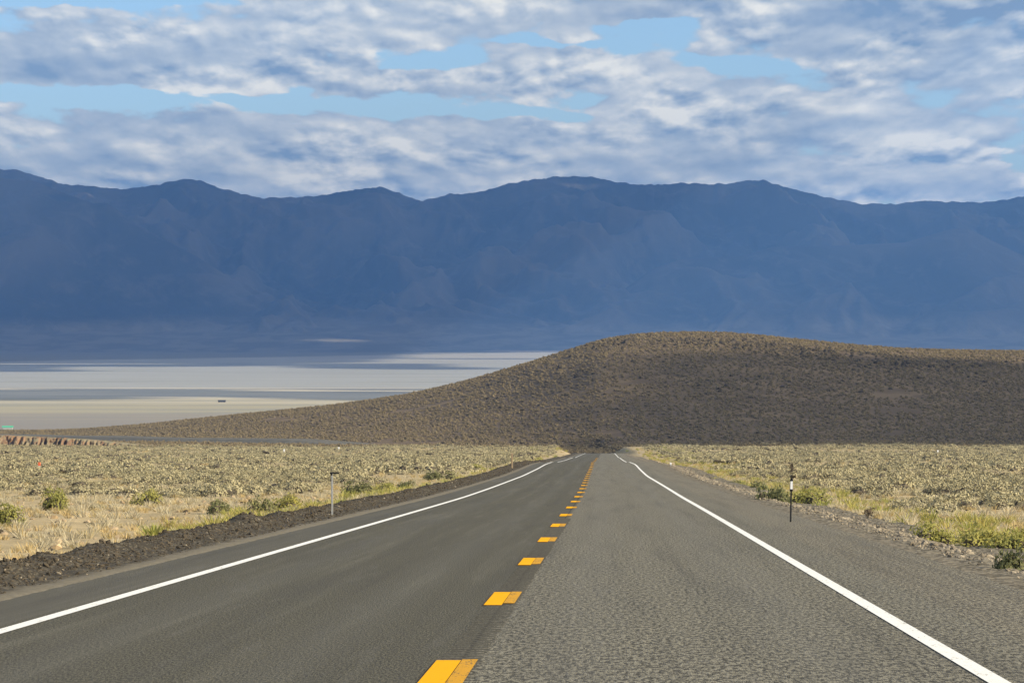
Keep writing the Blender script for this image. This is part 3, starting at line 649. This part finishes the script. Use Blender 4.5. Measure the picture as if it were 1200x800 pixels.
P = np.stack([x, y, road_z(y)+berm_z(l, y)-.004], -1); n = len(x)
scatter('berm_clods', c_c, P, sc3(s*1.5, (.7, 1.2)), rng.uniform(0, 6.28, n), rng.choice([0, 1, 2, 3]*7+[4], n), 'dark gravel clods ploughed into a low berm along the left shoulder', 'gravel', .5)
tanr = [rock_mesh('stone', M_tanrock, 540+i) for i in range(4)]+[rock_mesh('stone', M_basalt, 545)]; c_t = protos('bank_stones', tanr)
x, y = field(55, 175, .95); lat = x-road_x(y); k = ((lat < -9.5) | (lat > 9)) & (rng.random(len(x)) < .34); x = x[k]; y = y[k]; n = len(x); s = .05*np.exp(np.abs(rng.normal(0, .8, n))); s = np.minimum(s, .17)
scatter('bank_stones', c_t, slope_place(x, y, .0), sc3(s*1.6, (.6, 1)), rng.uniform(0, 6.28, n), rng.integers(0, 5, n), 'scattered tan stones on the bare bank beside the road', 'stones', .4)
# dark outcrops under the crest of the hill
x = []; y = []
for (cu, cyv, su, sy, nn) in ((720, .86, 14, .03, 60), (850, .80, 60, .035, 420), (930, .76, 40, .03, 220), (1060, .72, 70, .05, 260), (880, .55, 150, .12, 160), (620, .62, 60, .1, 60)):
    for i in range(nn):
        uu = random.gauss(cu, su); ss = random.gauss(cyv, sy); yv = float(foot_Y(uu)+(crest_Y(uu)-foot_Y(uu))*ss); x.append((uu-600)/F*yv); y.append(yv)
x = np.array(x); y = np.array(y); n = len(x)
scatter('hill_outcrops', protos('hill_outcrops', [rock_mesh('crag', M_basalt, 550+i, .9) for i in range(4)]), slope_place(x, y, .3), sc3(rng.uniform(.8, 2.6, n), (.6, 1.1)), rng.uniform(0, 6.28, n), rng.integers(0, 4, n), 'dark basalt outcrops just below the crest of the hill', 'rocks', .3)

# ------------------------------------------------------------------ named roadside shrubs (placed where they grow)
def ground_at(u, v, lo=45, hi=1050):
    """distance at which the sight line through (u, v) meets the ground"""
    Yv = np.geomspace(lo, hi, 2500); Xv = (u-600)/F*Yv; zl = ZC-(v-H0)/F*Yv; d_ = land(Xv, Yv)-zl
    k = np.argmax(d_ >= 0) if (d_ >= 0).any() else len(Yv)-1
    return Xv[k], Yv[k], float(land(Xv[k], Yv[k]))
shr_y = [bush_mesh('rabbitbrush', M_yelb, 950, .95, .8, .048, 600+i, up=.6, core=.62) for i in range(3)]
shr_g = [bush_mesh('green_shrub', M_grnb, 950, 1.0, .62, .048, 610+i, up=.4, core=.62) for i in range(3)]
dead_m = bush_mesh('dead_shrub', M_dead, 70, .8, 1.0, .07, 620, up=.85, stems=60, core=0)
SH = [(70, 598, 30, 22, 'y', 'bright yellow-green rabbitbrush alone on the tan bank far left of the road'),
      (4, 617, 32, 24, 'y', 'bright yellow rabbitbrush cut by the left edge of the photo'),
      (175, 592, 26, 16, 'y', 'dull yellow rabbitbrush on the tan bank between two brighter clumps'),
      (264, 602, 34, 15, 'g', 'low grey-green shrub beside the dark berm, left of the paired shrubs'),
      (301, 603, 28, 17, 'g', 'dark green shrub behind the berm, left one of a touching pair'),
      (336, 600, 40, 18, 'y', 'olive shrub behind the berm, right one of a touching pair'),
      (416, 582, 38, 15, 'g', 'dark green mound shrub just right of the white post on the left berm'),
      (455, 576, 26, 9, 'y', 'small yellow-green shrub right of the dark green mound on the left verge'),
      (478, 573, 24, 9, 'g', 'small green shrub midway along the left verge'),
      (512, 563, 30, 10, 'g', 'long low green shrub on the left verge before the wooden post'),
      (556, 552, 16, 7, 'y', 'small round yellow shrub on the left verge nearest the wooden post'),
      (888, 577, 30, 12, 'g', 'green shrub left of the black delineator on the right verge'),
      (914, 592, 36, 20, 'g', 'spreading green shrub directly behind the black delineator'),
      (950, 594, 40, 18, 'y', 'yellow-green shrub just right of the black delineator'),
      (1018, 609, 22, 15, 'd', 'dark dead shrub on the stones right of the black delineator'),
      (1102, 640, 46, 24, 'y', 'broad yellow-green shrub above the stones on the right verge'),
      (1150, 645, 50, 22, 'y', 'yellow rabbitbrush next to the broad one on the right verge'),
      (1188, 682, 44, 34, 'g', 'large green shrub at the right edge of the photo above the stones'),
      (1180, 650, 50, 26, 'y', 'yellowish shrub behind the large green one at the right edge'),
      (858, 571, 22, 7, 'g', 'small flat green shrub farthest up the right verge'),
      (1060, 598, 34, 16, 's', 'tall grey sagebrush on the right verge behind the dead shrub'),
      (928, 558, 9, 16, 'd', 'thin dark twiggy shrub on the plain above the black delineator')]
for i, (u, v, w, h, kd, lb_) in enumerate(SH):
    x_, y_, z_ = ground_at(u, v); ww = w/F*y_; hh = h/F*y_
    me = shr_y[i % 3] if kd == 'y' else shr_g[i % 3] if kd == 'g' else dead_m if kd == 'd' else sage_hi[0]
    bw, bh = (.95, .8) if kd == 'y' else (1.0, .62) if kd == 'g' else (.8, 1.0) if kd == 'd' else (.95, .62)
    o = link({'y': 'rabbitbrush', 'g': 'green_shrub', 'd': 'dead_shrub', 's': 'sagebrush'}[kd], me); o.location = (x_, y_, z_-.05)
    o.scale = (ww/bw*1.05, ww/bw*1.05, hh/bh*1.45); o.rotation_euler = (0, 0, i*1.3); tagit(o, lb_, 'shrub')

# ------------------------------------------------------------------ posts and markers
def plain(name, c, rough=.6):
    m, T, b = material(name, rough, .3); n = T.noise(T.node('ShaderNodeTexCoord').outputs['Object'], 18, 4, .6)
    T.put(b.inputs['Base Color'], T.mix(T.ramp(n, .45, .8, 0, .5), c, tuple(q*.6 for q in c))); return m
M_wmetal = plain('white_post_paint', (.72, .71, .66)); M_black = plain('black_plastic', (.012, .012, .013), .5); M_refl = plain('reflector_white', (.85, .85, .83), .35)
M_wood = plain('weathered_wood', (.34, .25, .15)); M_or = plain('orange_plastic', (.75, .16, .06)); M_gm = plain('galvanised_steel', (.30, .30, .29), .45)
# white channel post carrying a dark edge-on plate (left berm)
y_ = 84.0; x_ = (389-600)/F*y_; z_ = float(road_z(y_)+berm_z(np.array([-6.55]), np.array([y_]))[0])
t = empty('roadside_post', (x_, y_, z_), 'white metal post with a small dark plate on top, standing in the left berm', 'post')
boxes('post', [(.008, 0, .48, .030, .006, 1.02), (.020, -.012, .48, .006, .026, 1.02), (-.006, -.012, .48, .006, .026, 1.02)], M_wmetal, t)
boxes('edge_strip', [(-.016, .002, .62, .014, .02, .66)], M_gm, t)
boxes('plate', [(.06, -.004, 1.0, .23, .05, .035)], M_black, t); boxes('bracket', [(-.012, -.012, .98, .05, .05, .07)], M_black, t)
# black flexible delineator with white reflector (right shoulder)
y_ = 76.0; x_ = (926.5-600)/F*y_; z_ = float(road_z(y_))
t = empty('delineator', (x_, y_, z_-.02), 'black delineator post with a white reflector, standing on the right shoulder', 'delineator'); t.rotation_euler = (0, R(1.0), 0)
boxes('post', [(0, 0, .44, .034, .022, .92)], M_black, t); boxes('head', [(.004, .004, .80, .066, .03, .26)], M_black, t)
boxes('reflector', [(.004, -.016, .80, .050, .012, .17)], M_refl, t); boxes('cap', [(.004, 0, .945, .04, .036, .03)], M_black, t)
# smaller, farther ones
def small_post(u, vb, vt, mats, label, Yd=None, name='marker_post', cat='post', wpx=2.2):
    if Yd is None: x_, y_, z_ = ground_at(u, vb)
    else: y_ = Yd; x_ = (u-600)/F*Yd; z_ = ZC-(vb-H0)/F*Yd
    h = (vb-vt)/F*y_; w = wpx/F*y_; t = empty(name, (x_, y_, z_-.05), label, cat)
    boxes('post', [(0, 0, h*.32, w*.7, w*.5, h*.66)], mats[0], t); boxes('reflector', [(0, -.012, h*.82, w, w*.4, h*.36)], mats[1], t)
small_post(600, 549, 530, (M_wood, M_wood), 'weathered wooden post on the left berm near the road crest', wpx=2.4, name='wooden_post')
small_post(46, 553, 541, (M_wmetal, M_or), 'orange and white marker standing among sagebrush at far left', wpx=3.0)
small_post(333, 532, 526, (M_wmetal, M_refl), 'small white marker at the back of the left plain, middle one of three', wpx=2)
small_post(397, 528, 523.5, (M_wmetal, M_refl), 'small white marker at the back of the left plain, nearest the road', wpx=2)
small_post(304, 520.5, 515, (M_gm, M_refl), 'small pale marker beside the far road round the hill', Yd=1335, wpx=2)
small_post(1099, 533, 527, (M_wmetal, M_refl), 'small pale marker in the sagebrush at far right', wpx=1.8)
small_post(786, 548, 541, (M_gm, M_refl), 'small pale delineator on the right verge near the crest', wpx=1.8)

# ------------------------------------------------------------------ eroded red cliff at far left
def cliff():
    us = np.arange(-60, 236, 1.0); n = len(us); top = tab(us, [(-60, 509), (0, 510), (60, 513), (100, 515), (150, 520), (190, 523), (236, 531)]); Yc_ = 1120.0
    X = (us-600)/F*Yc_; zt = ZC-(top-H0)/F*Yc_; zb = ZC-(532-H0)/F*Yc_
    cols = np.sin(us*.45+fbm(us/9, us*0, 3, 83)*6)*.5+.5
    t = np.linspace(0, 1, 14)[:, None]; zz = zb+(zt-zb)[None, :]*t
    off = (1-t)**1.5*7+cols[None, :]*(3.0+4*fbm(us/14, us*0, 2, 85))[None, :]*np.sin(t*math.pi)**.5+fbm(us[None, :]/4+t*0, t*4+us[None, :]*0, 3, 87)*1.6
    Yv = Yc_-off; P1 = np.stack([np.broadcast_to(X, zz.shape), Yv, zz+fbm(us[None, :]/3+t*0, t*3, 2, 89)*.5*t], -1)
    back = np.stack([np.stack([X, np.full(n, Yc_+d_), zt-d_*.012-(0 if d_ < 100 else 6)], -1) for d_ in (10, 40, 90, 130)], 0); back[1:, :, 2] -= 7
    m, T, b = material('red_earth'); Pp = pos(T); v = T.noise(T.scalevec(Pp, (1, 1, .5)), .16, 6, .75); w = T.noise(T.scalevec(Pp, (1, 1, .25)), .11, 3, .5)
    c = T.mix(T.ramp(v, .42, .6), (.15, .095, .06), (.27, .165, .095)); c = T.mix(T.ramp(w, .48, .60, 0, .9), c, (.24, .20, .12)); c = T.mix(T.ramp(v, .66, .7), c, (.03, .022, .018))
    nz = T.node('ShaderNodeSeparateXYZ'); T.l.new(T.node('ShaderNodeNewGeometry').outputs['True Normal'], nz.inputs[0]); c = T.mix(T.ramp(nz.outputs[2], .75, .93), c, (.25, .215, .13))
    T.put(b.inputs['Base Color'], c); bump(T, b, v, .6, 1.2)
    link('eroded_cliff', grid_mesh('eroded_cliff', np.concatenate([P1, back], 0)), m, kind='structure')
cliff()

# ------------------------------------------------------------------ far specks on the lake bed
def shed(u, v, w, d_, h, wallm, roofm, label):
    y_ = (ZC-PLAYA)*F/(v-H0); x_ = (u-600)/F*y_
    t = empty('shed', (x_, y_, PLAYA), label, 'building', rz=.1)
    boxes('wall', [(0, 0, h*.3, w, d_, h*.6)], wallm, t)
    V_ = [(-w*.55, -d_*.55, h*.6), (w*.55, -d_*.55, h*.6), (w*.55, d_*.55, h*.6), (-w*.55, d_*.55, h*.6), (-w*.55, 0, h), (w*.55, 0, h)]
    me = bpy.data.meshes.new('roof'); me.from_pydata(V_, [], [(0, 1, 5, 4), (2, 3, 4, 5), (0, 4, 3), (1, 2, 5), (0, 3, 2, 1)]); link('roof', me, roofm, t)
M_dk = plain('dark_board', (.05, .045, .04)); M_gr = plain('green_roof', (.10, .42, .24)); M_lt = plain('light_board', (.4, .42, .36))
shed(260, 471, 9, 6, 2.6, M_dk, M_dk, 'tiny dark low building out on the pale lake bed')
shed(9, 503.2, 9, 5, 3.4, M_lt, M_gr, 'tiny green roofed building at the left edge by the lake bed')

# ------------------------------------------------------------------ clouds overhead that shade the hill, the flats and the range
def ellipse(u, v, cu, cv, ru, rv_): return 1-np.sqrt(((u-cu)/ru)**2+((v-cv)/rv_)**2)
def cloud_deck(name, alt, xr, yr, step, ground, mask, mat):
    gx_ = np.arange(xr[0], xr[1], step); gy_ = np.arange(yr[0], yr[1], step); A_, B_ = np.meshgrid(gx_, gy_)
    z_ = np.full(A_.shape, -30.0)
    for _ in range(7):
        k_ = (alt-z_)/SD.z; X_ = A_-SD.x*k_; Y_ = B_-SD.y*k_; gz_ = ground(X_, Y_); err_ = np.abs(gz_-z_); z_ = .45*z_+.55*gz_
    X_ = A_-SD.x*(alt-z_)/SD.z; Y_ = B_-SD.y*(alt-z_)/SD.z
    m_ = mask(X_, Y_, z_, err_)
    th = np.sqrt(np.clip(m_, 0, 1)); top = alt+th*step*2.2*(1+.8*fbm(A_/step/6, B_/step/6, 3, 95)); bot = alt-th*step*.5
    ok = (m_ > 0); keep_ = ok[:-1, :-1] | ok[1:, :-1] | ok[:-1, 1:] | ok[1:, 1:]
    P1 = np.stack([A_, B_, np.where(ok, top, alt)], -1); P2 = np.stack([A_, B_, np.where(ok, bot, alt-1)], -1)
    n, m, _ = P1.shape; idx = np.arange(n*m).reshape(n, m); q = np.stack([idx[:-1, :-1], idx[:-1, 1:], idx[1:, 1:], idx[1:, :-1]], -1)[keep_]
    me = raw_mesh(name, np.concatenate([P1.reshape(-1, 3), P2.reshape(-1, 3)]), np.concatenate([q, q[:, ::-1]+n*m]), True)
    link(name, me, mat, kind='structure')
def cloud_mat(name, thru):
    m, T, b = material(name, 1, 0); b.inputs['Base Color'].default_value = (.9, .9, .9, 1)
    tr = T.node('ShaderNodeBsdfTransparent'); mx = T.node('ShaderNodeMixShader'); mx.inputs[0].default_value = math.sqrt(thru)   # two skins
    T.l.new(b.outputs[0], mx.inputs[1]); T.l.new(tr.outputs[0], mx.inputs[2]); T.l.new(mx.outputs[0], T.n['Material Output'].inputs[0]); return m
# low cloud above the hill
def hill_mask(X, Y, z, err):
    Ys_ = np.maximum(Y, 50); u, v = to_px(X, Ys_, z)
    w = fbm(X/70, Y/90, 3, 101)*26
    u2 = u+w
    left = u2-tab(v, [(380, 830), (412, 800), (430, 760), (470, 735), (505, 750), (523, 690)])
    top_ = tab(u, [(-500, 400), (700, 432), (800, 416), (900, 412), (1000, 416), (1100, 421), (1200, 428), (1500, 440), (3000, 470)])
    topm = (v-top_-w*.12)*6
    front = (Y-1062-fbm(X/60, Y/60, 3, 103)*60)*1.2
    m_ = np.minimum(np.minimum(left, topm), front)/60
    return np.where((Y > 900) & (Y < 2300), m_, -1)
cloud_deck('cloud_bank', 1350, (1700, 4700), (-700, 900), 9, lambda X, Y: land(X, np.clip(Y, 50, 3000)), hill_mask, cloud_mat('thin_cloud', .30))
def far_ground(X, Y): return np.where(Y > 14700, mountain(X, np.maximum(Y, 14700)), PLAYA)
def far_mask(X, Y, z, err):
    Ys_ = np.maximum(Y, 1000); u, v = to_px(X, Ys_, z)
    w = fbm(X/1500, Y/700, 4, 111)
    lim = tab(u+w*60, [(-200, 424), (60, 426), (380, 427), (440, 421), (480, 411), (660, 409), (1200, 409)])
    vv = H0+(ZC-PLAYA)*F/Ys_
    m_ = np.maximum((lim-vv+w*5+fbm(X/500, Y/700, 3, 117)*3)/2.5, (z-PLAYA-6)/20)
    m_ = np.maximum(m_, (Y-15300)/300)
    def add(cu, cv, ru, rv_, k=1.0): 
        nonlocal m_; m_ = np.maximum(m_, k*ellipse(u+w*50, vv+w*4.0+fbm(X/420, Y/500, 3, 119)*2.2, cu, cv, ru, rv_)*3)
    add(20, 461.5, 150, 4.8); add(-60, 432, 150, 4.2); add(440, 463, 125, 4.0); add(500, 456, 90, 1.6); add(430, 427, 75, 3.6); add(520, 431, 70, 1.6); add(580, 420, 50, 1.3)
    add(200, 455, 80, 1.2)
    def hole(cu, cv, ru, rv_):
        nonlocal m_; m_ = np.where(err < 12, np.minimum(m_, -ellipse(u, np.where(Y > 15500, v, vv), cu, cv, ru, rv_)*2.5), m_)
    hole(410, 399, 60, 2.6); hole(445, 406, 26, 4.5); hole(265, 405, 40, 1.8)
    hole(672, 221, 75, 8); hole(105, 234, 26, 9)
    return m_
cloud_deck('cloud_bank', 3300, (-9000, 22000), (-200, 24500), 75, far_ground, far_mask, cloud_mat('thick_cloud', .14))

# ------------------------------------------------------------------ haze
import bmesh
bm = bmesh.new(); bmesh.ops.create_cube(bm, size=1)
x0, x1, y0, y1, z0, z1 = -25500, 25500, -3200, 30500, -95, 1150
for v in bm.verts: v.co = Vector(((x0+x1)/2+v.co.x*(x1-x0), (y0+y1)/2+v.co.y*(y1-y0), (z0+z1)/2+v.co.z*(z1-z0)))
me = bpy.data.meshes.new('haze'); bm.to_mesh(me); bm.free()
mh = bpy.data.materials.new('haze_air'); mh.use_nodes = True; T = NT(mh.node_tree); T.n.clear()
pv = T.node('ShaderNodeVolumePrincipled'); pv.inputs['Color'].default_value = (.185, .43, 1.0, 1); pv.inputs['Density'].default_value = 3.0e-5; pv.inputs['Anisotropy'].default_value = 0.0
ou = T.node('ShaderNodeOutputMaterial'); T.l.new(pv.outputs[0], ou.inputs['Volume'])
link('haze', me, mh, kind='stuff', label='thin blue air between the road and the far mountains', cat='haze')
